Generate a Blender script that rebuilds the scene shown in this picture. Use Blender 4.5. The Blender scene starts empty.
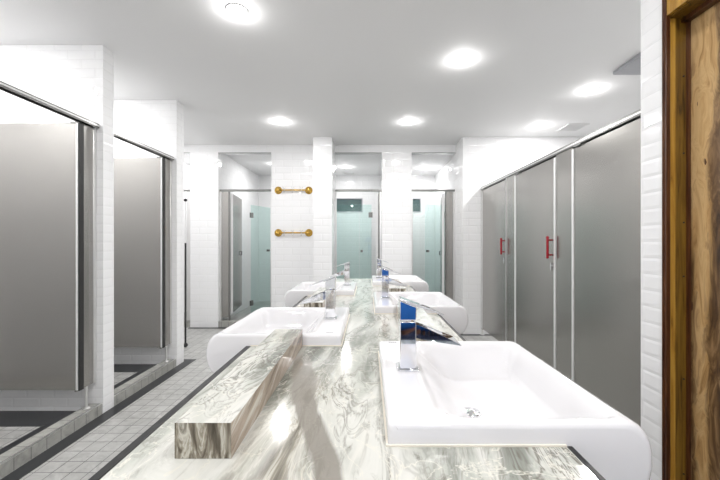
import bpy, bmesh, math, random
from mathutils import Vector, Matrix
random.seed(7)
PI = math.pi
S = bpy.context.scene
COL = S.collection

# ------------------------------------------------------------------ camera
cam_d = bpy.data.cameras.new('camera'); cam = bpy.data.objects.new('camera', cam_d)
COL.objects.link(cam); S.camera = cam
cam.location = (0, 0, 1.25); cam.rotation_euler = (PI/2, 0, 0)
cam_d.sensor_width = 36; cam_d.lens = 36*355/720
cam_d.shift_x = -8/720; cam_d.shift_y = 3/720
cam_d.clip_start = 0.005; cam_d.clip_end = 60

# ------------------------------------------------------------------ world, exposure
w = bpy.data.worlds.new('world'); S.world = w; w.use_nodes = True
w.node_tree.nodes['Background'].inputs[0].default_value = (0.75, 0.85, 1, 1)
w.node_tree.nodes['Background'].inputs[1].default_value = 0.6
S.view_settings.view_transform = 'Standard'; S.view_settings.look = 'None'
S.view_settings.gamma = 1; S.view_settings.use_curve_mapping = False
S.view_settings.exposure = 0.74

CEIL = 2.70
LIGHT_W = 6.5
GLOW_W = 1.5
LIGHT_COL = (1.0, 0.985, 0.975)
DOWNLIGHTS = [(-.815, 2.21), (.744, 2.81), (-1.05, 4.25), (.49, 4.25), (2.12, 3.36), (2.13, 4.40),
              (-.42, 6.77), (1.08, 6.86), (-1.7, 6.5),
              (-2.85, 6.3), (-2.75, 2.0), (-2.75, 3.15), (-2.75, 4.5), (2.2, 2.3),  # first entry: unseen light added to brighten the dark far corner stall
              (-.815, .2), (.55, .5), (-.6, -1.1), (.5, -1.1)]
for i, (x, y) in enumerate(DOWNLIGHTS):
    for kind, watt, z in (('AREA', LIGHT_W, CEIL-.016), ('POINT', GLOW_W, CEIL-.034)):
        ld = bpy.data.lights.new('downlight_lamp', kind); ld.energy = watt; ld.color = LIGHT_COL
        if kind == 'AREA': ld.shape = 'DISK'; ld.size = .10
        else: ld.shadow_soft_size = .016
        lo = bpy.data.objects.new('downlight_lamp', ld); COL.objects.link(lo); lo.location = (x, y, z)

# ------------------------------------------------------------------ node helpers
class NT:
    def __init__(s, name):
        s.m = bpy.data.materials.new(name); s.m.use_nodes = True
        s.t = s.m.node_tree; s.n = s.t.nodes; s.l = s.t.links
        s.b = s.n['Principled BSDF']; s.out = s.n['Material Output']
    def put(s, sock, v):
        if isinstance(v, bpy.types.NodeSocket): s.l.new(v, sock)
        elif v is not None: sock.default_value = v
    def math(s, op, a, b=None, c=None, clamp=False):
        n = s.n.new('ShaderNodeMath'); n.operation = op; n.use_clamp = clamp
        s.put(n.inputs[0], a)
        if b is not None: s.put(n.inputs[1], b)
        if c is not None: s.put(n.inputs[2], c)
        return n.outputs[0]
    def pos(s):
        g = s.n.new('ShaderNodeNewGeometry'); x = s.n.new('ShaderNodeSeparateXYZ'); s.l.new(g.outputs['Position'], x.inputs[0])
        y = s.n.new('ShaderNodeSeparateXYZ'); s.l.new(g.outputs['True Normal'], y.inputs[0])
        return g.outputs['Position'], x.outputs, y.outputs
    def comb(s, x, y, z):
        n = s.n.new('ShaderNodeCombineXYZ'); s.put(n.inputs[0], x); s.put(n.inputs[1], y); s.put(n.inputs[2], z); return n.outputs[0]
    def noise(s, vec, scale, detail=3, rough=.5, dist=0, out=0):
        n = s.n.new('ShaderNodeTexNoise'); s.l.new(vec, n.inputs['Vector'])
        n.inputs['Scale'].default_value = scale; n.inputs['Detail'].default_value = detail
        n.inputs['Roughness'].default_value = rough; n.inputs['Distortion'].default_value = dist
        return n.outputs[out]
    def ramp(s, f, stops):
        n = s.n.new('ShaderNodeValToRGB'); s.l.new(f, n.inputs[0]); e = n.color_ramp.elements
        while len(e) < len(stops): e.new(.5)
        for q, (p, c) in zip(e, stops): q.position = p; q.color = (*c, 1) if len(c) == 3 else c
        return n.outputs[0]
    def mix(s, f, a, b):
        n = s.n.new('ShaderNodeMix'); n.data_type = 'RGBA'
        s.put(n.inputs[0], f); s.put(n.inputs[6], (*a, 1) if isinstance(a, tuple) else a); s.put(n.inputs[7], (*b, 1) if isinstance(b, tuple) else b)
        return n.outputs[2]
    def bump(s, h, dist, strength=1):
        n = s.n.new('ShaderNodeBump'); s.l.new(h, n.inputs['Height']); n.inputs['Distance'].default_value = dist
        n.inputs['Strength'].default_value = strength; s.l.new(n.outputs[0], s.b.inputs['Normal'])
    def set(s, color=None, rough=None, metal=None, spec=None):
        if color is not None: s.put(s.b.inputs['Base Color'], (*color, 1) if isinstance(color, tuple) else color)
        if rough is not None: s.put(s.b.inputs['Roughness'], rough)
        if metal is not None: s.b.inputs['Metallic'].default_value = metal
        if spec is not None: s.b.inputs['Specular IOR Level'].default_value = spec
        return s.m

def plain(name, color, rough=.5, metal=0, var=.04, scale=6):
    t = NT(name); p, x, n = t.pos()
    f = t.noise(p, scale, 2)
    c2 = tuple(max(0, c*(1-var)) for c in color)
    return t.set(t.mix(f, c2, color), rough, metal)

def wall_tile(name, tw, th, color=(.89, .893, .90), off=0.0):
    t = NT(name); p, x, n = t.pos()
    isx = t.math('GREATER_THAN', t.math('ABSOLUTE', n[0]), .5)
    u = t.math('ADD', t.math('MULTIPLY', x[1], isx), t.math('MULTIPLY', x[0], t.math('SUBTRACT', 1, isx)))
    v = t.math('DIVIDE', t.math('ADD', x[2], 10+off), th)
    row = t.math('FLOOR', v)
    uu = t.math('ADD', t.math('DIVIDE', t.math('ADD', u, 10), tw), t.math('MULTIPLY', t.math('MODULO', row, 2), .5))
    fu = t.math('FRACT', uu); fv = t.math('FRACT', v)
    du = t.math('MULTIPLY', t.math('MINIMUM', fu, t.math('SUBTRACT', 1, fu)), tw)
    dv = t.math('MULTIPLY', t.math('MINIMUM', fv, t.math('SUBTRACT', 1, fv)), th)
    d = t.math('MINIMUM', du, dv)
    bev = t.math('MULTIPLY', d, 1/.012, clamp=True)
    bev = t.math('MINIMUM', bev, 1)
    wob = t.noise(p, 9, 2)
    h = t.math('ADD', bev, t.math('MULTIPLY', wob, .25))
    grout = t.math('LESS_THAN', d, .0012)
    t.set(t.mix(grout, color, (.80, .805, .81)), .09)
    t.bump(h, .0028, .5)
    return t.m

def floor_tile(name, size, ox, oy, color=(.47, .47, .455)):
    t = NT(name); p, x, n = t.pos()
    vert = t.math('LESS_THAN', t.math('ABSOLUTE', n[2]), .5)
    # on riser faces the vertical joints follow y, so the same lines wrap round
    fx = t.math('FRACT', t.math('DIVIDE', t.math('ADD', x[0], 20-ox), size))
    fy = t.math('FRACT', t.math('DIVIDE', t.math('ADD', x[1], 20-oy), size))
    isx = t.math('GREATER_THAN', t.math('ABSOLUTE', n[0]), .5)
    isy = t.math('GREATER_THAN', t.math('ABSOLUTE', n[1]), .5)
    dx = t.math('ADD', t.math('MINIMUM', fx, t.math('SUBTRACT', 1, fx)), isx)
    dy = t.math('ADD', t.math('MINIMUM', fy, t.math('SUBTRACT', 1, fy)), isy)
    d = t.math('MULTIPLY', t.math('MINIMUM', dx, dy), size)
    grout = t.math('LESS_THAN', d, .0020)
    ix = t.math('FLOOR', t.math('DIVIDE', t.math('ADD', x[0], 20-ox), size)); iy = t.math('FLOOR', t.math('DIVIDE', t.math('ADD', x[1], 20-oy), size))
    wn = t.n.new('ShaderNodeTexWhiteNoise'); t.l.new(t.comb(ix, iy, 0), wn.inputs[0])
    ve = t.noise(p, 9, 6, .65, 1.6)
    c = t.ramp(ve, [(.3, tuple(k*.72 for k in color)), (.48, color), (.7, tuple(min(1, k*1.22) for k in color))])
    c = t.mix(t.math('MULTIPLY', wn.outputs[0], .30), c, tuple(k*.70 for k in color))
    t.set(t.mix(grout, c, (.11, .11, .11)), .33)
    t.bump(t.math('SUBTRACT', 1, grout), .0012, .7)
    return t.m

def marble(name):
    t = NT(name); p, x, n = t.pos()
    # slanted coordinates: veins run mostly along y, drifting sideways
    u = t.math('ADD', x[0], t.math('MULTIPLY', x[1], -.10))
    v = t.comb(u, t.math('MULTIPLY', x[1], .26), x[2])
    def warped(sc, amt, det=3):
        wv = t.noise(v, sc, det, .5, 0, 1)
        q = t.n.new('ShaderNodeVectorMath'); q.operation = 'MULTIPLY_ADD'
        t.l.new(wv, q.inputs[0]); q.inputs[1].default_value = (amt, amt, amt); t.l.new(v, q.inputs[2]); return q.outputs[0]
    w1 = warped(3.0, .55); w2 = warped(7.0, .30)
    # broad clouds: cream, white, grey-green
    base = t.noise(w1, 4.2, 8, .60, .5)
    c = t.ramp(base, [(.30, (.12, .125, .10)), (.40, (.28, .295, .26)), (.475, (.50, .51, .465)), (.56, (.66, .66, .62)), (.66, (.57, .575, .53)), (.76, (.26, .27, .235))])
    # layered streaks, like agate banding
    st = t.noise(w2, 15, 9, .70, .8)
    c = t.mix(t.math('MULTIPLY', t.math('SUBTRACT', .445, st), 6, clamp=True), c, (.145, .135, .105))
    c = t.mix(t.math('MULTIPLY', t.math('SUBTRACT', st, .54), 6, clamp=True), c, (.68, .67, .62))
    # dark hair lines where the clouds turn
    def hair(src, lvl, w, k): return t.math('MULTIPLY', t.math('SUBTRACT', 1, t.math('MULTIPLY', t.math('ABSOLUTE', t.math('SUBTRACT', src, lvl)), w), clamp=True), k)
    mask = t.math('MULTIPLY', t.math('SUBTRACT', t.noise(v, 3.1, 2), .42), 6, clamp=True)
    fine = t.noise(w1, 8.5, 5, .55, 1.2)
    c = t.mix(t.math('MULTIPLY', hair(fine, .47, 55, .85), mask), c, (.12, .105, .08))
    c = t.mix(t.math('MULTIPLY', hair(fine, .41, 45, .8), mask), c, (.10, .09, .07))
    # white crazing
    wl = t.noise(p, 5, 4, .6, 2.4)
    c = t.mix(hair(wl, .5, 75, .8), c, (.72, .70, .62))
    # agate zone: tight brown and cream layers left of the band
    az = t.math('MULTIPLY', t.math('MULTIPLY', t.math('SUBTRACT', -.085, t.math('ADD', x[0], t.math('MULTIPLY', base, -.04))), 22, clamp=True), t.math('MULTIPLY', t.math('SUBTRACT', 1.15, x[1]), 4, clamp=True))
    az = t.math('MULTIPLY', az, t.math('MULTIPLY', t.math('ADD', x[0], .232), 60, clamp=True))
    lay = t.noise(w1, 24, 5, .6, .5)
    lc = t.ramp(lay, [(.34, (.085, .07, .045)), (.43, (.24, .215, .165)), (.49, (.60, .58, .51)), (.54, (.30, .27, .215)), (.60, (.62, .605, .55)), (.70, (.20, .18, .14))])
    c = t.mix(t.math('MULTIPLY', t.math('MULTIPLY', az, t.math('MULTIPLY', t.math('SUBTRACT', t.noise(w1, 5, 2), .40), 6, clamp=True)), .85), c, lc)
    # brown-grey band that meanders along the slab
    wob = t.noise(t.comb(0.3, x[1], .7), 2.2, 2)
    cx = t.math('ADD', t.math('MULTIPLY', t.math('SUBTRACT', wob, .5), .07), -.072)
    cx = t.math('ADD', cx, t.math('MULTIPLY', t.math('SUBTRACT', x[1], .54), -.25))
    edge = t.math('ADD', t.math('ABSOLUTE', t.math('SUBTRACT', x[0], cx)), t.math('MULTIPLY', t.math('SUBTRACT', base, .5), .06))
    band = t.math('SUBTRACT', 1, t.math('MULTIPLY', t.math('SUBTRACT', edge, .020), 110, clamp=True), clamp=True)
    ext = t.math('MULTIPLY', t.math('SUBTRACT', 1.20, x[1]), 7, clamp=True)
    c = t.mix(t.math('MULTIPLY', t.math('MULTIPLY', band, ext), .85), c, (.235, .215, .185))
    return t.set(c, .10)

def marble_side(name):      # the ledge block's cut faces: strong brown upright stripes
    t = NT(name); p, x, n = t.pos()
    isx = t.math('GREATER_THAN', t.math('ABSOLUTE', n[0]), .5)
    u = t.math('ADD', t.math('MULTIPLY', t.math('ADD', x[1], t.math('MULTIPLY', x[2], -3.0)), t.math('MULTIPLY', isx, .16)), x[0])
    v = t.comb(u, t.math('MULTIPLY', x[2], .22), 0)
    f = t.noise(v, 48, 6, .6, 1.2)
    c1 = t.ramp(f, [(.30, (.05, .04, .025)), (.42, (.13, .11, .08)), (.50, (.30, .27, .21)), (.57, (.60, .58, .50)), (.66, (.17, .15, .115))])
    c2 = t.ramp(f, [(.32, (.16, .12, .08)), (.45, (.34, .265, .20)), (.56, (.44, .36, .285)), (.66, (.66, .62, .54))])
    return t.set(t.mix(isx, c1, c2), .12)

def steel(name, color=(.47, .465, .45), rough=.33):
    t = NT(name); p, x, n = t.pos()
    v = t.comb(t.math('MULTIPLY', x[0], 2), t.math('MULTIPLY', x[1], 2), t.math('MULTIPLY', x[2], 60))
    f = t.noise(v, 3, 3, .6)
    g = t.noise(p, 1.3, 2)
    r = t.math('ADD', t.math('MULTIPLY', f, .04), rough-.02)
    c = t.mix(f, tuple(k*.94 for k in color), color)
    c = t.mix(t.math('MULTIPLY', g, .12), c, tuple(k*.8 for k in color))
    t.set(c, r, 1.0)
    return t.m

def glass(name, tint=(.80, .93, .90), fac=.92):
    t = NT(name); t.n.remove(t.b)
    tr = t.n.new('ShaderNodeBsdfTransparent'); tr.inputs[0].default_value = (*tint, 1)
    gl = t.n.new('ShaderNodeBsdfGlossy'); gl.inputs['Roughness'].default_value = .02; gl.inputs[0].default_value = (.9, 1, .97, 1)
    lw = t.n.new('ShaderNodeLayerWeight'); lw.inputs[0].default_value = .5
    fr = t.math('ADD', t.math('MULTIPLY', t.math('POWER', lw.outputs['Facing'], 4), .45), .03)
    mx = t.n.new('ShaderNodeMixShader'); t.l.new(fr, mx.inputs[0]); t.l.new(tr.outputs[0], mx.inputs[1]); t.l.new(gl.outputs[0], mx.inputs[2])
    t.l.new(mx.outputs[0], t.out.inputs[0]); return t.m

def emit(name, color, strength):
    t = NT(name)
    t.b.inputs['Base Color'].default_value = (.8, .8, .8, 1)
    t.b.inputs['Emission Color'].default_value = (*color, 1); t.b.inputs['Emission Strength'].default_value = strength
    return t.m

def slab_wood(name):
    t = NT(name); p, x, n = t.pos()
    v = t.comb(t.math('MULTIPLY', x[1], 1.0), t.math('MULTIPLY', x[2], .22), 0)
    warp = t.noise(v, 4.5, 3, .5, .6, 1)
    q = t.n.new('ShaderNodeVectorMath'); q.operation = 'MULTIPLY_ADD'
    t.l.new(warp, q.inputs[0]); q.inputs[1].default_value = (.26, .26, .1); t.l.new(v, q.inputs[2])
    grain = t.noise(q.outputs[0], 26, 7, .62, 1.2)
    wob = t.noise(t.comb(0, t.math('MULTIPLY', x[2], 1), 3.1), 2.3, 2)
    cen = t.math('ADD', 1.332, t.math('MULTIPLY', t.math('SUBTRACT', wob, .5), .10))
    dd = t.math('ABSOLUTE', t.math('SUBTRACT', x[1], cen))
    dd = t.math('ADD', dd, t.math('MULTIPLY', t.math('SUBTRACT', grain, .5), .10))
    # sapwood band is wider near the top of the door
    wide = t.math('ADD', .020, t.math('MULTIPLY', t.math('SUBTRACT', x[2], 1.15), .035))
    wide = t.math('MAXIMUM', wide, .016)
    sap = t.math('SUBTRACT', 1, t.math('MULTIPLY', t.math('SUBTRACT', dd, wide), 60, clamp=True), clamp=True)
    heart = t.ramp(grain, [(.32, (.035, .016, .007)), (.5, (.13, .07, .028)), (.68, (.34, .21, .10))])
    light = t.ramp(grain, [(.28, (.20, .10, .035)), (.42, (.47, .29, .12)), (.55, (.60, .41, .20)), (.72, (.42, .25, .10))])
    c = t.mix(sap, heart, light)
    sp = t.noise(v, 34, 1); spots = t.math('GREATER_THAN', sp, .76)
    c = t.mix(spots, c, (.07, .03, .015))
    t.set(c, .28); t.bump(grain, .001, .4)
    return t.m

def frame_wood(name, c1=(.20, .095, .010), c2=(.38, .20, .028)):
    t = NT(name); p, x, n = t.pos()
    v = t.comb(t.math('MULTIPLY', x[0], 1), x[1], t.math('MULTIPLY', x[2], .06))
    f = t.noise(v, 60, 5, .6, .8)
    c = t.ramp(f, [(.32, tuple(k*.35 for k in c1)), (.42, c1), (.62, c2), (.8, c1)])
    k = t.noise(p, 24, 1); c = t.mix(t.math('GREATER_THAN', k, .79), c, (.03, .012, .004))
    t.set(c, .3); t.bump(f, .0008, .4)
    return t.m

MT = dict(
    tile=wall_tile('bevelled white wall tile', .20, .067),
    tile_far=wall_tile('bevelled white wall tile large', .25, .10, off=.02),
    ceiling=plain('painted ceiling', (.88, .882, .885), .75, 0, .02, .8),
    floor=floor_tile('grey mosaic floor tile', .10, -1.719, 1.932),
    kerb=floor_tile('grey kerb tile', .10, -1.965, 1.95, (.40, .40, .375)),
    black=plain('black stone tile', (.028, .030, .033), .32),
    marble=marble('veined grey green marble'), marble_side=marble_side('cut marble'),
    trim_black=plain('polished black edge', (.008, .008, .009), .38),
    ceramic=NT('glazed white ceramic').set((.76, .755, .768), .06),
    seal=plain('cream silicone', (.84, .79, .69), .5),
    chrome=NT('chrome').set((.80, .81, .83), .045, 1.0),
    badge=plain('dark badge print', (.05, .055, .07), .4),
    steel=steel('brushed stainless steel', (.43, .418, .397), .25), steel_dark=steel('dark steel channel', (.27, .27, .26), .3),
    alu=NT('bright aluminium').set((.80, .80, .79), .28, 1.0),
    white_edge=NT('pale satin edge').set((.86, .86, .86), .55, .6),
    dark=plain('dark rubber', (.02, .02, .02), .5),
    red=plain('red lacquered handle', (.33, .008, .018), .25),
    brass=steel('antique brass', (.66, .41, .09), .26),
    glass=glass('greenish clear glass', (.87, .955, .94)), clear=glass('clear glass', (.93, .97, .96)),
    lens=emit('lamp lens', (1, .99, .97), 14), white=plain('white enamel', (.84, .84, .84), .4),
    grey=plain('grey vent metal', (.42, .43, .46), .5),
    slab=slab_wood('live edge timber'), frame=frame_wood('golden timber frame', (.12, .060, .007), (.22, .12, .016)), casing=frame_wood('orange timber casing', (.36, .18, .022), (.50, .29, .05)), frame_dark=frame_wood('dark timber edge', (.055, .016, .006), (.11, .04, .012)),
    vin=plain('frosted window pane', (.10, .15, .15), .12), shaft=plain('grey pole', (.32, .34, .36), .35),
    skin=plain('skin', (.42, .21, .13), .5), shirt=plain('blue cloth', (.02, .17, .62), .8), trousers=plain('navy cloth', (.012, .02, .06), .85),
    hair=plain('dark hair', (.02, .015, .012), .7), camblack=plain('black camera body', (.02, .02, .02), .4),
)

# ------------------------------------------------------------------ mesh helpers
class MB:
    def __init__(s, bm=None): s.bm = bmesh.new()
    def box(s, x0, x1, y0, y1, z0, z1):
        v = [s.bm.verts.new((x, y, z)) for x in (x0, x1) for y in (y0, y1) for z in (z0, z1)]
        for f in ((0, 1, 3, 2), (4, 6, 7, 5), (0, 4, 5, 1), (2, 3, 7, 6), (0, 2, 6, 4), (1, 5, 7, 3)): s.bm.faces.new([v[i] for i in f])
        return s
    def prism(s, pts, a, b, axis='y'):
        f = {'y': lambda p, t: (p[0], t, p[1]), 'x': lambda p, t: (t, p[0], p[1]), 'z': lambda p, t: (p[0], p[1], t)}[axis]
        A = [s.bm.verts.new(f(p, a)) for p in pts]; B = [s.bm.verts.new(f(p, b)) for p in pts]
        s.bm.faces.new(A); s.bm.faces.new(B[::-1])
        for i in range(len(pts)): s.bm.faces.new([A[i], B[i], B[(i+1) % len(pts)], A[(i+1) % len(pts)]][::-1])
        return s
    def tube(s, path, r, seg=12):
        path = [Vector(p) for p in path]; rs = r if isinstance(r, (list, tuple)) else [r]*len(path)
        rings = []
        for i, p in enumerate(path):
            d = (path[min(i+1, len(path)-1)] - path[max(i-1, 0)]).normalized()
            a = d.orthogonal().normalized() if i == 0 else (rings_a - d*rings_a.dot(d)).normalized()
            rings_a = a; b = d.cross(a)
            rings.append([s.bm.verts.new(p + (a*math.cos(2*PI*k/seg) + b*math.sin(2*PI*k/seg))*rs[i]) for k in range(seg)])
        for q, e in zip(rings, rings[1:]):
            for k in range(seg): s.bm.faces.new([q[k], q[(k+1) % seg], e[(k+1) % seg], e[k]])
        s.bm.faces.new(rings[0][::-1]); s.bm.faces.new(rings[-1]); return s
    def lathe(s, prof, c, axis='z', seg=24):
        c = Vector(c); rings = []
        for r, h in prof:
            ring = []
            for k in range(seg):
                a = 2*PI*k/seg; u, v = r*math.cos(a), r*math.sin(a)
                o = {'z': (u, v, h), 'y': (u, h, v), 'x': (h, u, v)}[axis]
                ring.append(s.bm.verts.new(c + Vector(o)))
            rings.append(ring)
        for q, e in zip(rings, rings[1:]):
            for k in range(seg): s.bm.faces.new([q[k], q[(k+1) % seg], e[(k+1) % seg], e[k]])
        s.bm.faces.new(rings[0]); s.bm.faces.new(rings[-1]); return s
    def ball(s, c, r, seg=16, sc=(1, 1, 1)):
        g = bmesh.ops.create_uvsphere(s.bm, u_segments=seg, v_segments=seg//2+2, radius=r)
        for v in g['verts']: v.co = Vector((v.co.x*sc[0], v.co.y*sc[1], v.co.z*sc[2])) + Vector(c)
        return s
    def cells(s, xs, ys, z0, z1, hole):
        on = {(i, j) for i in range(len(xs)-1) for j in range(len(ys)-1) if not hole((xs[i]+xs[i+1])/2, (ys[j]+ys[j+1])/2)}
        cache = {}
        def V(i, j, z):
            k = (i, j, z)
            if k not in cache: cache[k] = s.bm.verts.new((xs[i], ys[j], z))
            return cache[k]
        for i, j in on:
            s.bm.faces.new([V(i, j, z1), V(i+1, j, z1), V(i+1, j+1, z1), V(i, j+1, z1)])
            s.bm.faces.new([V(i, j, z0), V(i, j+1, z0), V(i+1, j+1, z0), V(i+1, j, z0)])
            for (di, dj, a, b) in ((-1, 0, (i, j+1), (i, j)), (1, 0, (i+1, j), (i+1, j+1)), (0, -1, (i, j), (i+1, j)), (0, 1, (i+1, j+1), (i, j+1))):
                if (i+di, j+dj) not in on: s.bm.faces.new([V(*a, z0), V(*b, z0), V(*b, z1), V(*a, z1)])
        return s
    def obj(s, name, mat, parent=None, bevel=0, smooth=False, seg=2, label=None, world=True):
        bmesh.ops.recalc_face_normals(s.bm, faces=s.bm.faces)
        me = bpy.data.meshes.new(name)
        if parent is not None and world:
            off = Vector(parent.location)
            if parent.parent: off += Vector(parent.parent.location)
            bmesh.ops.translate(s.bm, verts=s.bm.verts, vec=-off)
        s.bm.to_mesh(me); s.bm.free()
        o = bpy.data.objects.new(name, me); COL.objects.link(o)
        for m in (mat if isinstance(mat, (list, tuple)) else [mat]): me.materials.append(MT[m] if isinstance(m, str) else m)
        if parent is not None: o.parent = parent
        if bevel:
            b = o.modifiers.new('bevel', 'BEVEL'); b.width = bevel; b.segments = seg; b.limit_method = 'ANGLE'; b.angle_limit = math.radians(40)
        if smooth or bevel:
            for p in me.polygons: p.use_smooth = True
            if not smooth: 
                try: me.set_sharp_from_angle(angle=math.radians(40))
                except Exception: pass
        if label: o['label'] = label
        return o

def struct(o): o['kind'] = 'structure'; return o
def thing(name, label, cat, loc=(0, 0, 0), group=None):
    o = bpy.data.objects.new(name, None); COL.objects.link(o); o.location = loc; o.empty_display_size = .1
    o['label'] = label; o['category'] = cat
    if group: o['group'] = group
    return o
def tag(o, label, cat, group=None):
    o['label'] = label; o['category'] = cat
    if group: o['group'] = group
    return o
def rebase(o, p):           # give a one-mesh thing its origin at its own base
    p = Vector(p); o.data.transform(Matrix.Translation(-p)); o.location = p; return o
def dup(src, loc, rotz=0, label=None):
    r = src.copy(); COL.objects.link(r); r.location = loc; r.rotation_euler = (0, 0, rotz)
    if label: r['label'] = label
    for ch in list(src.children):
        c = ch.copy(); COL.objects.link(c); c.parent = r
        for g in list(ch.children):
            d = g.copy(); COL.objects.link(d); d.parent = c
    return r
def box(*a): return MB().box(*a)

# ------------------------------------------------------------------ the room
XL, XR, YB = -3.30, 3.20, -1.80          # outer left, outer right, rear
YF, YE = 5.25, 7.60                      # far wall, end wall behind the far stalls
struct(box(XL, XR, YB, YE, -.05, 0).obj('floor', 'floor'))
struct(box(XL, XR, YB, YE, CEIL, CEIL+.05).obj('ceiling', 'ceiling'))
struct(box(XL-.1, XL, YB, YE, 0, CEIL).obj('wall_left', 'tile'))
struct(box(XR, XR+.1, YB, YE, 0, CEIL).obj('wall_right', 'tile'))
struct(box(XL, XR, YB-.1, YB, 0, CEIL).obj('wall_rear', 'tile'))
# end wall with two high windows
W2 = (-.71, -.116, 1.91, 2.21); W3 = (.70, 1.135, 1.91, 2.21)
xs = [XL, W2[0], W2[1], W3[0], W3[1], XR]
def endwall():
    m = MB()
    m.box(XL, XR, YE, YE+.1, 0, 1.91); m.box(XL, XR, YE, YE+.1, 2.21, CEIL)
    m.box(XL, W2[0], YE, YE+.1, 1.91, 2.21); m.box(W2[1], W3[0], YE, YE+.1, 1.91, 2.21); m.box(W3[1], XR, YE, YE+.1, 1.91, 2.21)
    return m
struct(endwall().obj('wall_end', 'tile_far'))
for i, W in enumerate((W2, W3)):
    fr = MB(); t = .02
    fr.box(W[0], W[1], YE-.01, YE+.06, W[3]-t, W[3]); fr.box(W[0], W[1], YE-.01, YE+.06, W[2], W[2]+t)
    fr.box(W[0], W[0]+t, YE-.01, YE+.06, W[2]+t, W[3]-t); fr.box(W[1]-t, W[1], YE-.01, YE+.06, W[2]+t, W[3]-t)
    wf = struct(fr.obj('window_%d' % (i+1), 'grey'))
    box(W[0]+t, W[1]-t, YE+.02, YE+.03, W[2]+t, W[3]-t).obj('pane', 'vin', wf)
    cx = (W[0]+W[1])/2
    MB().box(cx-.03, cx+.03, YE-.03, YE-.005, W[2]-.012, W[2]+.012).obj('window_handle', 'white', wf)

# left side: solid run beside the camera, then wing walls between the stalls
struct(box(XL, -1.94, YB, 1.61, 0, CEIL).obj('wall_left.001', 'tile'))
struct(box(XL, -1.94, 2.60, 2.71, 0, CEIL).obj('wall_left.002', 'tile'))
struct(box(XL, -1.94, 3.60, 3.74, 0, CEIL).obj('wall_left.003', 'tile'))
# far wall pieces, lintel, dividers
FY2 = YF+.12
for k, (a, b) in enumerate(((-2.63, -2.215), (-1.43, -.49), (.205, .645), )):
    struct(box(a, b, YF, FY2, 0, CEIL).obj('wall_far' + ('.%03d' % k if k else ''), 'tile_far'))
struct(box(-.752, -.49, 4.86, YF, 0, CEIL).obj('wall_far.003', 'tile_far'))       # projecting column
for k, (a, b) in enumerate(((XL, -2.63), (-2.215, -1.43), (-.49, .205), (.645, 1.40))):
    struct(box(a, b, YF, FY2, 2.585, CEIL).obj('wall_far.%03d' % (k+4), 'tile_far'))
for k, (a, b) in enumerate(((-2.46, -2.34), (-1.0, -.90), (.37, .47), (1.43, 1.53))):
    struct(box(a, b, FY2, YE, 0, CEIL).obj('wall_far.%03d' % (k+8), 'tile_far'))
struct(box(1.298, XR, 4.86, FY2, 0, CEIL).obj('wall_right.001', 'tile_far'))
# near wall on the right with a recess for the timber door
RX = 1.16
DY0, DY1, DH = .42, 1.385, 2.13
struct(box(RX, XR, 1.392, 1.51, 0, CEIL).obj('wall_right.002', 'tile'))
struct(box(RX, XR, YB, DY0-.012, 0, CEIL).obj('wall_right.003', 'tile'))
struct(box(RX, XR, DY0-.012, 1.392, DH+.08, CEIL).obj('wall_right.004', 'tile'))
struct(box(RX+.145, XR, DY0-.012, 1.392, 0, DH+.08).obj('wall_right.005', 'tile'))

# kerbs and dark floor borders
n = 0
def trim(m, mat, bevel=0):
    global n; n += 1
    return struct(m.obj('trim_%d' % n, mat, bevel=bevel))
for a, b in ((1.612, 2.598), (2.712, 3.598)):
    trim(box(-2.04, -1.945, a, b, 0, .075), 'kerb')
    trim(box(-1.951, -1.943, a, b, .0752, .080), 'alu')
    struct(box(XL, -2.041, a, b, .001, .02).obj('floor.001', 'floor'))
    trim(box(-2.19, -2.042, a, b, .0202, .022), 'black')              # border inside the stall
    trim(box(XL, -2.191, b-.22, b, .0202, .022), 'black')
trim(box(-1.938, -1.842, YB, 3.81, 0, .003), 'black')
trim(box(-2.30, -1.9385, 3.742, 3.81, 0, .003), 'black')
trim(box(-2.63, -.755, YF-.07, YF-.002, 0, .003), 'black')
trim(box(-.48, 1.29, YF-.07, YF-.002, 0, .003), 'black')
trim(box(1.20, 1.296, 4.80, YF-.075, 0, .003), 'black')
trim(box(1.298, 3.1, 4.79, 4.858, 0, .003), 'black')
for a, b in ((-2.213, -1.432), (-.488, .203), (.647, 1.296)):
    trim(box(a, b, YF+.0, YF+.118, 0, .09), 'kerb')
    trim(box(a, b, YF+.20, YF+.45, 0, .01), 'black')
trim(box(XL, -2.632, YF, YF+.118, 0, .09), 'kerb')
# black lines where the far openings end below the ceiling
for a, b in ((-2.213, -1.432), (-.488, .203), (.647, 1.296), (XL, -2.632)):
    trim(box(a, b, YF-.004, YF-.001, 2.575, 2.587), 'steel_dark')

# ------------------------------------------------------------------ timber door in its recess
d = struct(box(RX+.09, RX+.13, DY0+.001, DY1-.001, .01, DH-.018).obj('door_1', 'slab', bevel=.003))
fr = MB()
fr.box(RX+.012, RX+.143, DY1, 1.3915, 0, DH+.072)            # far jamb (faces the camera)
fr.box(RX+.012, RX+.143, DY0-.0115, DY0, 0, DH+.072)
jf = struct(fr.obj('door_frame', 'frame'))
fr = MB(); fr.box(RX+.012, RX+.143, DY0, DY1, DH-.005, DH+.07)
fr.obj('door_head', 'frame', jf)
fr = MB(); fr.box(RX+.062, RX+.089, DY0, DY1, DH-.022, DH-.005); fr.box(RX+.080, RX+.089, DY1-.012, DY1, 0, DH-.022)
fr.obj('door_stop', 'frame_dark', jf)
fr = MB(); fr.box(RX-.006, RX+.012, 1.375, 1.3905, 0, DH+.10); fr.box(RX-.006, RX+.012, DY0-.02, DY0+.01, 0, DH+.10)
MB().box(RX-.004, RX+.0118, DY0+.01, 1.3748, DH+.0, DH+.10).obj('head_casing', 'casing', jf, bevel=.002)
fr.obj('door_casing', 'frame_dark', jf, bevel=.002)
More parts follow.
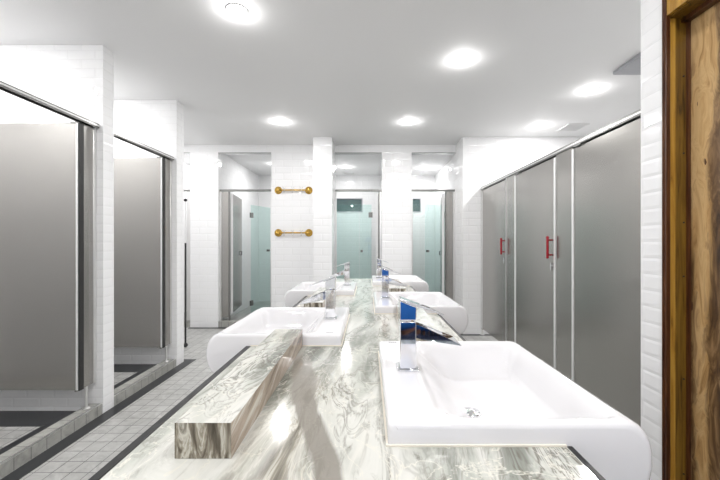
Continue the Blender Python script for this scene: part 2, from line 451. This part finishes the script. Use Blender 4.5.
fr = MB(); fr.box(RX-.009, RX-.0065, 1.384, 1.3905, 0, DH+.10)
fr.obj('casing_edge', 'frame_dark', jf)
box(RX+.0125, RX+.036, DY1-.004, DY1-.0002, 0, DH-.006).obj('jamb_bead', 'casing', jf)
pg = MB()
for zz in (.35, .72, 1.12, 1.33, 1.6, 1.9): pg.tube([(RX+.07, DY1-.0005, zz), (RX+.07, DY1-.0035, zz)], .0032, 8)
pg.obj('dowel', 'dark', jf)
struct_handle = MB(); struct_handle.tube([(RX+.09, .5, 1.02), (RX+.045, .5, 1.02), (RX+.045, .5, 1.25), (RX+.09, .5, 1.25)], .008)
struct_handle.obj('door_handle', 'brass', d)

# ------------------------------------------------------------------ vanity counter
RIM, TOP = .93, .89
CX0, CX1, CY0, CY1 = -.426, .362, .45, 3.60
LB = [1.24, 2.41]; RB = [.63, 1.80, 2.97]           # y where each basin starts
BX = .035; BXL = -.093; BW = .54
def in_cut(x, y):
    if x > BX+.028 and any(b < y < b+BW for b in RB): return True
    if x < BXL-.028 and any(b < y < b+BW for b in LB): return True
    return False
xs = [CX0+.018, BXL-.028, BX+.028, CX1-.011]
ys = sorted([CY0, CY1] + [b for b in LB+RB] + [b+BW for b in LB+RB])
ctr = thing('marble_counter', 'long double-sided marble vanity counter with grey and green veins', 'counter', (0, 2.0, 0))
MB().cells(xs, ys, TOP-.035, TOP, in_cut).obj('countertop', 'marble', ctr)
e = MB()
def edge_runs(bs):
    y = CY0
    for b in bs: 
        yield y, b-.001
        y = b+BW+.001
    yield y, CY1
for a, b in edge_runs(LB): MB().box(CX0, CX0+.0175, a, b, TOP-.035, TOP+.001).obj('edge_trim', 'trim_black', ctr, bevel=.002, label='polished black edge trim')
for a, b in edge_runs(RB): MB().box(CX1-.0105, CX1, a, b, TOP-.035, TOP+.001).obj('edge_trim', 'trim_black', ctr, bevel=.002, label='polished black edge trim')
box(BXL-.020, BX+.020, CY0+.03, CY1-.03, 0, TOP-.036).obj('plinth', 'tile', ctr, label='white tiled plinth')
# raised marble ledges between the basins
gr = 'raised marble ledges on the counter'
def ledge(x0, x1, y0, y1, lab):
    o = thing('marble_ledge', lab, 'marble ledge', ((x0+x1)/2, y0, TOP), gr)
    m = box(x0, x1, y0, y1, TOP+.0005, TOP+.06); ob = m.obj('block', ['marble_side', 'marble'], o)
    for p in ob.data.polygons:
        p.material_index = 1 if p.normal.z > .5 else 0
    return o
ledge(-.3225, -.228, .592, 1.236, 'nearest raised marble ledge, long with brown striped front, left of centre on counter')
ledge(-.3225, -.228, 1.786, 2.404, 'raised marble ledge on the left between the two left basins')
ledge(.14, .25, 1.176, 1.794, 'raised marble ledge right side, between the nearest and second right basins')
ledge(.14, .25, 2.346, 2.964, 'raised marble ledge right side, between the second and farthest right basins')

# ------------------------------------------------------------------ basin (local: x outward from its inner edge, y along its width, z from rim)
def sm(a, b, x):
    t = max(0, min(1, (x-a)/(b-a))); return t*t*(3-2*t)
PROF = [(.030, -.150), (.030, -.0395), (.001, -.0395), (.000, -.008), (.002, -.003), (.008, 0)]
NX = 44
PROF += [(.008 + (.428-.008)*k/NX, 0) for k in range(1, NX+1)]
PROF += [(.440, -.0015), (.452, -.007), (.463, -.018), (.471, -.034), (.4755, -.055), (.476, -.08), (.471, -.105), (.460, -.127), (.442, -.143), (.420, -.15)]
TOPI = range(5, 5+NX+1)
def bowl(x, y):
    sx = sm(.08, .23, x)*(1-sm(.395, .438, x))
    sy = sm(.018, .085, y)*(1-sm(BW-.085, BW-.018, y))
    f = min(1, sx*sy)
    r = math.hypot((x-.224), (y-.27))
    return -(.100*f) - .013*f*max(0, 1-r/.2)
def basin_mesh():
    bm = bmesh.new(); ysl = [0.0, .0015, .005, .011]; NY = 48
    ysl += [.018 + (BW-.036)*k/NY for k in range(NY+1)] + [BW-.011, BW-.005, BW-.0015, BW]
    cx, cz = .24, -.06
    rings = []
    for y in ysl:
        e_ = min(y, BW-y); ins = 0
        if e_ < .011: ins = .011 - math.sqrt(max(0, .011**2-(.011-e_)**2))
        ring = []
        for i, (px, pz) in enumerate(PROF):
            z = pz; x = px
            if i >= 3: 
                if pz > -.03: z = pz - ins
                if px > .43: x = px - ins*1.3
                if px < .01: x = px + ins
            if i in TOPI: z = bowl(px, y) - ins
            ring.append(bm.verts.new((x, y, z)))
        rings.append(ring)
    L = len(PROF)
    for a, b in zip(rings, rings[1:]):
        for i in range(L): bm.faces.new([a[i], a[(i+1) % L], b[(i+1) % L], b[i]])
    bm.faces.new(rings[0]); bm.faces.new(rings[-1][::-1])
    m = MB(); m.bm.free(); m.bm = bm; return m

def make_basin(loc, label):
    o = thing('wash_basin', label, 'basin', loc, 'white basins set into the counter')
    b = basin_mesh().obj('bowl', 'ceramic', o, smooth=True, world=False)
    try: b.data.set_sharp_from_angle(angle=math.radians(50))
    except Exception: pass
    s = MB(); z0, z1 = -.0398, -.0365
    s.box(-.003, .0008, -.004, BW+.004, z0, z1); s.box(.0, .316, -.0045, -.0005, z0, z1); s.box(.0, .316, BW+.0005, BW+.0045, z0, z1)
    s.obj('sealant', 'seal', o, world=False)
    dz = bowl(.224, .27)
    dr = MB().lathe([(.001, .001), (.024, .001), (.027, .0035), (.024, .006), (.017, .0045), (.014, .008), (.006, .0105), (.001, .011)], (.224, .27, dz), 'z', 28)
    drn = dr.obj('drain', 'chrome', o, smooth=True, world=False)
    h = MB()
    for k in range(6):
        a = k*PI/3; h.lathe([(.0022, 0), (.0022, .0022)], (.224+.0185*math.cos(a), .27+.0185*math.sin(a), dz+.0035), 'z', 10)
    h.obj('drain_holes', 'white', drn, world=False)
    bd = MB()    # tiny printed mark in the rim's corner
    X0, Y0 = .032, .508
    for k in range(4):
        x = X0 + k*.0065; bd.box(x, x+.0018, Y0, Y0+.008, .0001, .0006); bd.box(x+.0018, x+.0045, Y0 + (.0 if k % 2 else .006), Y0+(.0022 if k % 2 else .008), .0001, .0006)
        bd.box(x+.0018, x+.0045, Y0+.003, Y0+.005, .0001, .0006)
    bd.obj('maker_mark', 'badge', o, world=False)
    return o
b0 = make_basin((BX, RB[0], RIM), 'nearest white rectangular basin filling the lower right of the counter')
dup(b0, (BX, RB[1], RIM), 0, 'white basin on the right side, just behind the nearest one')
dup(b0, (BX, RB[2], RIM), 0, 'farthest white basin on the right side of the counter')
dup(b0, (BXL, LB[0]+BW, RIM), PI, 'nearer of the two white basins on the left, at the end of the long ledge')
dup(b0, (BXL, LB[1]+BW, RIM), PI, 'farther of the two white basins on the left side')

# ------------------------------------------------------------------ faucet (local: origin on rim, spout towards +x)
def make_faucet(loc, label):
    o = thing('basin_tap', label, 'tap', loc, 'chrome mixer taps standing on the basins')
    MB().box(-.027, .027, -.027, .027, 0.0003, .006).obj('base_plate', 'chrome', o, bevel=.002, world=False)
    MB().box(-.0205, .0205, -.021, .021, .006, .1235).obj('body', 'chrome', o, bevel=.002, world=False)
    sp = bmesh.new()      # open tray spout that flares towards its lip
    N = 10; rows = []
    for k in range(N+1):
        t = k/N; x = .0205 + t*.110
        top = .116 - .049*t**1.15; bot = .083 - .017*t**.7 if t < 1 else .066
        bot = min(bot, top-.0012)
        wn = .018 + .010*t**1.5; wf = .018 + .040*t**1.5; th = .0025
        mid = max(bot+.001, top-.006-.006*(1-t))
        rows.append([sp.verts.new(c) for c in ((x, -wn, bot), (x, wf, bot), (x, wf, top), (x, wf-th, top), (x, wf-th, mid), (x, -wn+th, mid), (x, -wn+th, top), (x, -wn, top))])
    for a, b in zip(rows, rows[1:]):
        for i in range(8): sp.faces.new([a[i], a[(i+1) % 8], b[(i+1) % 8], b[i]])
    sp.faces.new(rows[0]); sp.faces.new(rows[-1][::-1])
    m = MB(); m.bm.free(); m.bm = sp; m.obj('spout', 'chrome', o, world=False)
    head = MB().prism([(-.0205, .1275), (.0205, .1275), (.0205, .160), (-.0205, .176)], -.021, .021)
    hd = head.obj('handle_block', 'chrome', o, bevel=.0015, world=False)
    lv = MB().prism([(-.0205, .1765), (.0205, .1605), (.055, .1500), (.090, .1375), (.0925, .1395), (.056, .1555), (.0205, .1675), (-.0195, .1825)], -.0205, .0205)
    # taper the lever towards its tip
    for v in lv.bm.verts: v.co.y *= 1 - .45*max(0, v.co.x/.09)
    lv.obj('lever', 'chrome', o, bevel=.0008, world=False)
    MB().lathe([(.0165, .1233), (.0165, .1277)], (0, 0, 0), 'z', 24).obj('neck', 'chrome', o, world=False)
    return o
FX = .10
f0 = make_faucet((FX, .905, RIM), 'nearest chrome tap reflecting blue, standing on the big right basin')
dup(f0, (FX, RB[1]+.275, RIM), 0, 'chrome tap on the second right basin, behind the blue-reflecting tap')
dup(f0, (FX, RB[2]+.275, RIM), 0, 'small chrome tap on the farthest right basin')
dup(f0, (-.158, LB[0]+.27, RIM), PI, 'chrome tap with long pointed lever on the nearer left basin')
dup(f0, (-.158, LB[1]+.27, RIM), PI, 'small chrome tap on the farther left basin')

# ------------------------------------------------------------------ left shower stall fronts
def left_stall(y0, y1, lab, dl):
    # opening from y0 to y1, door hinged near y1 and swung into the stall
    X = -2.0; hy = y1 - .125
    o = thing('stall_front', lab, 'shower stall front', (X, y1, .075), 'stainless stall fronts on the left')
    r = MB(); r.box(X-.012, X+.036, y0+.004, y1-.004, 2.112, 2.118); r.box(X-.012, X-.004, y0+.004, y1-.004, 2.088, 2.112); r.box(X+.028, X+.036, y0+.004, y1-.004, 2.088, 2.112); r.box(X-.004, X+.028, y0+.004, y1-.004, 2.104, 2.112)
    r.obj('head_rail', 'steel_dark', o)
    r = MB(); r.box(X+.0365, X+.0395, y0+.004, y1-.004, 2.098, 2.108); r.obj('rail_bead', 'alu', o)
    MB().box(X-.010, X+.010, hy+.010, y1-.03, .235, 2.10).obj('pilaster', 'steel', o, bevel=.002)
    MB().box(X-.014, X+.014, y1-.03, y1-.003, .235, 2.095).obj('wall_channel', 'alu', o, bevel=.002)
    lg = MB(); lg.tube([(X, hy+.045, .079), (X, hy+.045, .235)], .009); lg.lathe([(.024, .0), (.024, .004), (.012, .012), (.009, .014)], (X, hy+.045, .0755), 'z')
    lg.obj('support_leg', 'alu', o)
    MB().box(X-.014, X+.014, y0+.003, y0+.032, .076, 2.09).obj('wall_channel', 'alu', o, bevel=.002)
    dr = MB().box(X-.76, X-.012, hy-.030, hy-.004, .235, 2.075).obj('door', 'steel', o, bevel=.002)
    MB().box(X-.0115, X+.002, hy-.032, hy-.006, .235, 2.078).obj('edge_strip', 'white_edge', dr)
    MB().box(X+.0022, X+.012, hy-.028, hy+.009, .23, 2.085).obj('dark_gap', 'dark', dr)  # dark strip stands in for the shaded gap between door and pilaster
    hg = MB(); hg.tube([(X-.02, hy-.016, 2.076), (X-.02, hy-.016, 2.10)], .008); hg.box(X-.05, X+.01, hy-.03, hy-.002, 2.076, 2.084); hg.obj('hinge', 'steel_dark', dr)
    MB().tube([(X-.02, hy-.016, .222), (X-.02, hy-.016, .234)], .01).obj('hinge', 'steel_dark', dr)
    return o
left_stall(1.61, 2.60, 'nearest stainless shower stall front at left edge with door swung inward', '')
left_stall(2.71, 3.60, 'second stainless shower stall front between the two white tiled wing walls', '')

# ------------------------------------------------------------------ right toilet partition
PX = 1.557
tp = thing('toilet_partition', 'long stainless steel toilet partition with flush doors along the right', 'partition', (PX, 3.2, 0))
r = MB(); y0, y1 = 1.515, 4.855
r.box(PX-.018, PX-.012, y0, y1, 1.975, 2.008); r.box(PX+.026, PX+.032, y0, y1, 1.975, 2.008); r.box(PX-.012, PX+.026, y0, y1, 2.000, 2.008)
r.obj('head_rail', 'steel_dark', tp)
MB().box(PX-.0205, PX-.0185, y0, y1, 1.984, 1.996).obj('rail_bead', 'alu', tp)
def pil(a, b): MB().box(PX-.009, PX+.011, a, b, .11, 1.975).obj('pilaster', 'steel', tp, bevel=.002)
pil(3.738, 3.95); pil(2.688, 2.920); pil(1.52, 1.885)
MB().box(PX-.012, PX+.014, 4.80, 4.853, .08, 1.975).obj('pilaster', 'steel', tp, bevel=.002)
for yy in (3.955, ): MB().box(PX-.016, PX+.018, 3.952, 3.972, .08, 1.985).obj('post', 'alu', tp)
for yy in (4.83, 3.83, 2.80, 1.70):
    lg = MB(); lg.tube([(PX, yy, .0005), (PX, yy, .11)], .012); lg.lathe([(.03, 0), (.03, .005), (.014, .014), (.012, .016)], (PX, yy, .0005), 'z'); lg.obj('support_foot', 'alu', tp)
def tdoor(a, b):
    dr = MB().box(PX-.010, PX+.010, a+.012, b-.003, .09, 1.960).obj('door', 'steel', tp, bevel=.001)
    MB().box(PX-.016, PX+.012, a-.014, a+.0115, .09, 1.955).obj('edge_strip', 'white_edge', dr)
    MB().box(PX-.016, PX+.012, b-.0025, b+.022, .09, 1.955).obj('edge_strip', 'white_edge', dr)
    hp = MB(); y = a+.045
    hp.tube([(PX-.012, y, 1.275), (PX-.05, y, 1.275)], .007); hp.tube([(PX-.012, y, 1.150), (PX-.05, y, 1.150)], .007)
    hp.tube([(PX-.05, y, 1.132), (PX-.05, y, 1.15), (PX-.05, y, 1.275), (PX-.05, y, 1.295)], [.009, .0105, .0105, .010])
    hp.ball((PX-.05, y, 1.13), .0115, 12); hp.ball((PX-.05, y, 1.296), .0125, 12)
    hp.obj('pull_handle', 'red', dr, smooth=True, label='red pull handle')
    lt = MB(); lt.lathe([(.014, 0), (.014, -.006), (.008, -.009), (.008, -.016), (.001, -.017)], (PX-.0105, a+.045, 1.055), 'x'); lt.box(PX-.024, PX-.016, a+.040, a+.050, 1.02, 1.085)
    lt.obj('latch', 'chrome', dr)
tdoor(3.972, 4.80); tdoor(2.935, 3.715); tdoor(1.885, 2.665)
for yy in (4.74, 3.66, 2.61):
    MB().box(PX-.028, PX+.012, yy-.05, yy+.03, 1.962, 1.974).obj('top_pivot', 'steel_dark', tp)

# ------------------------------------------------------------------ far stall fronts, side = +1 right mirrored, -1 left
def far_stall(x0, x1, side, lab, wide=.15):
    Y = YF+.06; o = thing('stall_front', lab, 'shower stall front', ((x0+x1)/2, Y, .09), 'stainless stall fronts in the far wall')
    r = MB(); r.box(x0+.003, x1-.003, Y-.02, Y+.02, 2.02, 2.05); r.obj('head_rail', 'steel_dark', o)
    hx = x0 if side < 0 else x1; s = 1 if side < 0 else -1
    def X(a, b): return (min(hx+s*a, hx+s*b), max(hx+s*a, hx+s*b))
    MB().box(*X(.002, .03), Y-.02, Y+.02, .095, 2.015).obj('wall_channel', 'alu', o)
    if wide > .06: MB().box(*X(.032, wide-.02), Y-.01, Y+.01, .14, 2.015).obj('pilaster', 'steel', o)
    MB().box(*X(wide-.018, wide), Y-.016, Y+.016, .095, 2.015).obj('post', 'steel_dark', o)
    ox = x1 if side < 0 else x0
    MB().box(*sorted((ox-s*.002, ox-s*.022)), Y-.02, Y+.02, .095, 2.015).obj('wall_channel', 'alu', o)
    # door swung inward, nearly square to the front
    dm = MB().box(0, .022, 0, .70, .20, 1.99); ang = math.radians(9 if side < 0 else -9)
    for v in dm.bm.verts: v.co.x = v.co.x*s
    bx = hx + s*(wide+.008)
    bmesh.ops.rotate(dm.bm, verts=dm.bm.verts, cent=(0, 0, 0), matrix=Matrix.Rotation(ang, 3, 'Z'))
    bmesh.ops.translate(dm.bm, verts=dm.bm.verts, vec=(bx, Y+.03, 0))
    dr = dm.obj('door', 'steel', o)
    em = MB().box(*sorted((bx-s*.003, bx+s*.026)), Y+.018, Y+.0295, .20, 1.995); em.obj('edge_strip', 'white_edge', dr)
    hx_ = bx - math.sin(ang)*.60 + s*.024
    hm = MB().tube([(hx_, Y+.63, 1.11), (hx_+s*.014, Y+.63, 1.11), (hx_+s*.014, Y+.63, 1.05), (hx_, Y+.63, 1.05)], .007, 8); hm.obj('pull_handle', 'dark', dr)
    return o
far_stall(-2.215, -1.43, -1, 'far left stall front with steel door open beside a green glass door')
far_stall(.645, 1.298, 1, 'far right stall front with steel door open toward the right pier')
far_stall(-.49, .205, 1, 'middle far stall front behind the taps, steel door edge-on at its right', .05)
o = thing('stall_front', 'sliver of a far stall front beside the black-ended pole at left', 'shower stall front', (-2.8, YF+.06, .09), 'stainless stall fronts in the far wall')
MB().box(XL+.003, -2.633, YF+.04, YF+.08, 2.02, 2.05).obj('head_rail', 'steel_dark', o)
MB().box(-2.70, -2.633, YF+.04, YF+.08, .095, 2.015).obj('wall_channel', 'alu', o)

def glass_door(x0, y0, x1, y1, h0, h1, hinge_at0, lab, hy=1.11):
    o = thing('glass_door', lab, 'glass door', ((x0+x1)/2, (y0+y1)/2, h0), 'glass shower doors in the far stalls')
    d_ = Vector((x1-x0, y1-y0, 0)); L = d_.length; d_.normalize(); nrm = Vector((-d_.y, d_.x, 0))
    def slab(a, b, z0, z1, t):
        m = MB().box(a, b, -t/2, t/2, z0, z1)
        for v in m.bm.verts: v.co = Vector((x0, y0, 0)) + d_*v.co.x + nrm*v.co.y + Vector((0, 0, v.co.z))
        return m
    slab(0, L, h0, h1, .010).obj('pane', 'glass', o)
    a = -.02 if hinge_at0 else L-.05
    for z in (h0+.18, h1-.18): slab(a, a+.07, z-.045, z+.045, .024).obj('hinge', 'steel_dark', o)
    k = L-.06 if hinge_at0 else .04
    m = slab(k-.02, k+.02, hy-.02, hy+.02, .05); m.obj('knob', 'steel_dark', o, bevel=.006)
    return o
glass_door(-2.06, 6.25, -1.86, 6.75, .012, 1.92, True, 'green glass shower door in the far left stall')
glass_door(1.36, 6.30, .98, 6.12, .012, 1.92, True, 'green glass shower door in the far right stall')
glass_door(-.15, 6.20, .06, 6.20, .012, 1.92, False, 'narrow glass door with knob in the middle far stall')
gp = box(-.895, -.155, 6.195, 6.205, .02, 1.92).obj('glass_panel', 'glass'); rebase(gp, (-.5, 6.2, .02))
tag(gp, 'fixed pale green glass panel below the wide high window in the middle stall', 'glass panel')
for (a, b, l) in ((.475, .97, 'fixed glass panel at the left of the far right stall'), ):
    g2 = box(a, b, 6.10, 6.11, .02, 1.92).obj('glass_panel', 'clear'); rebase(g2, ((a+b)/2, 6.1, .02)); tag(g2, l, 'glass panel')

# ------------------------------------------------------------------ brass hook rails
def hook_rail(z, lab):
    X0, X1, Y = -1.325, -.875, YF
    o = thing('hook_rail', lab, 'hook rail', ((X0+X1)/2, Y, z), 'brass hook rails on the far wall')
    for x in (X0, X1):
        MB().lathe([(.056, 0), (.056, -.006), (.050, -.014), (.034, -.020), (.026, -.034), (.026, -.044), (.014, -.050), (.001, -.051)], (x, Y-.0005, z), 'y').obj('rosette', 'brass', o, smooth=True)
    MB().tube([(X0, Y-.036, z), (X1, Y-.036, z)], .011).obj('bar', 'brass', o, smooth=True)
    for k in range(3):
        x = X0 + .10 + k*.125
        h = MB()
        h.tube([(x, Y-.048, z), (x, Y-.052, z-.03), (x, Y-.075, z-.045), (x, Y-.092, z-.028)], .0035, 8)
        h.tube([(x, Y-.048, z), (x-.004, Y-.055, z+.02), (x-.018, Y-.075, z+.034)], .0035, 8); h.tube([(x, Y-.048, z), (x+.004, Y-.055, z+.02), (x+.018, Y-.075, z+.034)], .0035, 8)
        h.ball((x-.018, Y-.075, z+.036), .006, 8); h.ball((x+.018, Y-.075, z+.036), .006, 8)
        h.obj('hook', 'chrome', o)
    return o
hook_rail(2.028, 'upper brass hook rail on the white tiled far wall')
hook_rail(1.40, 'lower brass hook rail on the white tiled far wall')

# ------------------------------------------------------------------ pole by the second wing wall
o = thing('ball_ended_pole', 'thin upright pole with black ball at top and bottom beside left wing wall', 'pole', (-2.19, 4.26, 0))
MB().tube([(-2.19, 4.26, .05), (-2.19, 4.26, 1.25)], .010).obj('shaft', 'dark', o)
MB().tube([(-2.19, 4.26, 1.25), (-2.19, 4.26, 1.75)], .008).obj('upper_shaft', 'white', o, label='pale upper shaft')
MB().ball((-2.19, 4.26, .0265), .026).obj('foot_ball', 'dark', o, smooth=True)
MB().ball((-2.19, 4.26, 1.765), .020).obj('top_ball', 'dark', o, smooth=True)

# ------------------------------------------------------------------ ceiling fittings
DL = {0: 'recessed ceiling light nearest the camera, top left of centre', 1: 'bright recessed ceiling light above the right basins',
      2: 'recessed ceiling light before the far wall, left of the white column', 3: 'recessed ceiling light before the far wall, right of the white column',
      4: 'recessed ceiling light over the toilets, nearer of two above the steel partition', 5: 'recessed ceiling light over the toilets, beside the square vent',
      8: 'ceiling light inside the far left stall', 9: 'added unseen ceiling light brightening the far corner stall behind the black-ended pole', 10: 'ceiling light inside the nearest left stall', 11: 'ceiling light inside the second left stall',
      12: 'ceiling light past the second left wing wall', 13: 'ceiling light over the toilets nearest the timber door', 14: 'ceiling light above the long marble ledge, over the camera',
      15: 'ceiling light over the nearest right basin beside the camera', 16: 'ceiling light behind the camera on the left', 17: 'ceiling light behind the camera on the right',
      6: 'ceiling light inside the middle far stall above the window', 7: 'ceiling light inside the far right stall'}
first = None
for i, (x, y) in enumerate(DOWNLIGHTS):
    lab = DL[i]
    if first is None:
        o = thing('ceiling_light', lab, 'ceiling light', (x, y, CEIL), 'round recessed ceiling lights'); first = o
        MB().lathe([(.058, -.0005), (.066, -.0005), (.066, -.003), (.062, -.005), (.058, -.005)], (0, 0, 0), 'z', 32).obj('ring', 'white', o, smooth=True, world=False)
        MB().lathe([(.057, -.001), (.056, -.007), (.030, -.011), (.001, -.012)], (0, 0, 0), 'z', 32).obj('lens', 'lens', o, smooth=True, world=False)
    else: dup(first, (x, y, CEIL), 0, lab)
def vent(x, y, w, h, lab, mat='white'):
    o = thing('ceiling_vent', lab, 'vent', (x, y, CEIL))
    m = MB(); t = .02
    m.box(x-w, x+w, y-h, y-h+t, CEIL-.012, CEIL-.0005); m.box(x-w, x+w, y+h-t, y+h, CEIL-.012, CEIL-.0005); m.box(x-w, x-w+t, y-h+t, y+h-t, CEIL-.012, CEIL-.0005); m.box(x+w-t, x+w, y-h+t, y+h-t, CEIL-.012, CEIL-.0005)
    m.obj('frame', mat, o); k = -h+.035
    MB().box(x-w+t, x+w-t, y-h+t, y+h-t, CEIL-.003, CEIL-.0005).obj('backing', 'grey', o)
    while k < h-.03:
        q = MB().box(x-w+t, x+w-t, y+k, y+k+.012, CEIL-.011, CEIL-.0035); q.obj('slat', mat, o); k += .035
    return o
vent(2.56, 4.44, .13, .13, 'small square white ceiling vent above the steel partition')
vent(-.40, 7.35, .12, .05, 'small ceiling vent inside the middle far stall')
hp = box(2.07, 2.70, 2.55, 3.00, CEIL-.03, CEIL-.0005).obj('ceiling_panel', 'grey', bevel=.003); rebase(hp, (2.4, 2.8, CEIL))
tag(hp, 'grey square ceiling panel cut off by the tiled wall at upper right', 'ceiling panel')

# ------------------------------------------------------------------ the photographer, seen only in the chrome
def skin_body(name, mat, verts, edges, radii, root, parent=None, sub=2):
    me = bpy.data.meshes.new(name); me.from_pydata(verts, edges, [])
    o = bpy.data.objects.new(name, me); COL.objects.link(o); me.materials.append(MT[mat])
    sk = o.modifiers.new('skin', 'SKIN'); sk.use_smooth_shade = True
    if not me.skin_vertices: me.skin_vertices.new()
    for i, r in enumerate(radii):
        d_ = me.skin_vertices[0].data[i]; d_.radius = r if isinstance(r, tuple) else (r, r); d_.use_root = (i == root)
    ss = o.modifiers.new('sub', 'SUBSURF'); ss.levels = sub; ss.render_levels = sub
    if parent: o.parent = parent
    return o
PXO = .17
person = thing('person', 'person in blue shirt and navy trousers holding a camera, reflected in the nearest tap', 'person', (PXO, -.26, 0))
V = [(0, 0, .95), (0, 0, 1.12), (0, .0, 1.30), (0, 0, 1.42), (0, .01, 1.50), (0, .02, 1.57), (0, .03, 1.66), (0, .02, 1.72)]
E = [(0, 1), (1, 2), (2, 3), (3, 4), (4, 5), (5, 6), (6, 7)]
Rr = [(.15, .11), (.13, .10), (.155, .11), (.10, .08), .055, (.068, .078), (.076, .092), (.060, .070)]
for s_ in (-1, 1):
    k = len(V); V += [(s_*.17, 0, 1.40), (s_*.25, .06, 1.17), (s_*.17-.10, .10, 1.17), (s_*.11-PXO, .15, 1.205)]; E += [(3, k), (k, k+1), (k+1, k+2), (k+2, k+3)]; Rr += [.062, .042, .036, .026]
    hb = len(V); V += [(s_*.095-PXO, .175, 1.235)]; E += [(k+3, hb)]; Rr += [(.034, .022)]
    for f in range(4):     # four fingers curled round the camera body
        z = 1.275 - f*.018; j = len(V); L_ = (.030, .034, .032, .025)[f]
        V += [(s_*.080-PXO, .185, z), (s_*.078-PXO, .185+L_, z), (s_*.058-PXO, .190+L_*1.25, z-.003)]; E += [(hb, j), (j, j+1), (j+1, j+2)]; Rr += [.0095, .009, .008]
    j = len(V); V += [(s_*.075-PXO, .165, 1.235), (s_*.050-PXO, .160, 1.25)]; E += [(hb, j), (j, j+1)]; Rr += [.011, .010]
    k = len(V); V += [(s_*.095, 0, .86), (s_*.11, .01, .50), (s_*.115, -.02, .10), (s_*.12, .10, .035)]; E += [(0, k), (k, k+1), (k+1, k+2), (k+2, k+3)]; Rr += [.095, .060, .042, (.045, .030)]
skin_body('body', 'skin', V, E, Rr, 0, person)
V = [(0, 0, .74), (0, 0, 1.12), (0, 0, 1.30), (0, 0, 1.43)]; E = [(0, 1), (1, 2), (2, 3)]; Rr = [(.215, .155), (.185, .14), (.185, .14), (.12, .10)]
for s_ in (-1, 1):
    k = len(V); V += [(s_*.18, 0, 1.41), (s_*.235, .04, 1.24)]; E += [(3, k), (k, k+1)]; Rr += [.08, .062]
skin_body('shirt', 'shirt', V, E, Rr, 0, person)
V = [(0, 0, .86)]; E = []; Rr = [(.165, .12)]
for s_ in (-1, 1):
    k = len(V); V += [(s_*.10, 0, .76), (s_*.112, .01, .50), (s_*.117, -.01, .08)]; E += [(0, k), (k, k+1), (k+1, k+2)]; Rr += [.112, .080, .066]
skin_body('trousers', 'trousers', V, E, Rr, 0, person)
MB().ball((PXO, -.26+.012, 1.685), .098, 20, (.86, 1.0, 1.02)).obj('hair', 'hair', person, smooth=True)
MB().prism([(PXO-.012, 1.60), (PXO+.012, 1.60), (PXO, 1.645)], -.26+.10, -.26+.135).obj('nose', 'skin', person, bevel=.004)
for s_ in (-1, 1): MB().ball((PXO+s_*.032, -.26+.108, 1.65), .013, 10).obj('eye', 'white', person, smooth=True)
cm = thing('photo_camera', 'black photo camera held in front of the person at chest height', 'camera', (0, -.06, 1.20))
MB().box(-.066, .066, -.085, -.035, 1.205, 1.285).obj('camera_body', 'camblack', cm, bevel=.008)
MB().lathe([(.034, -.036), (.034, -.012), (.030, -.010), (.001, -.012)], (0, 0, 1.25), 'y', 28).obj('lens', 'camblack', cm, smooth=True)
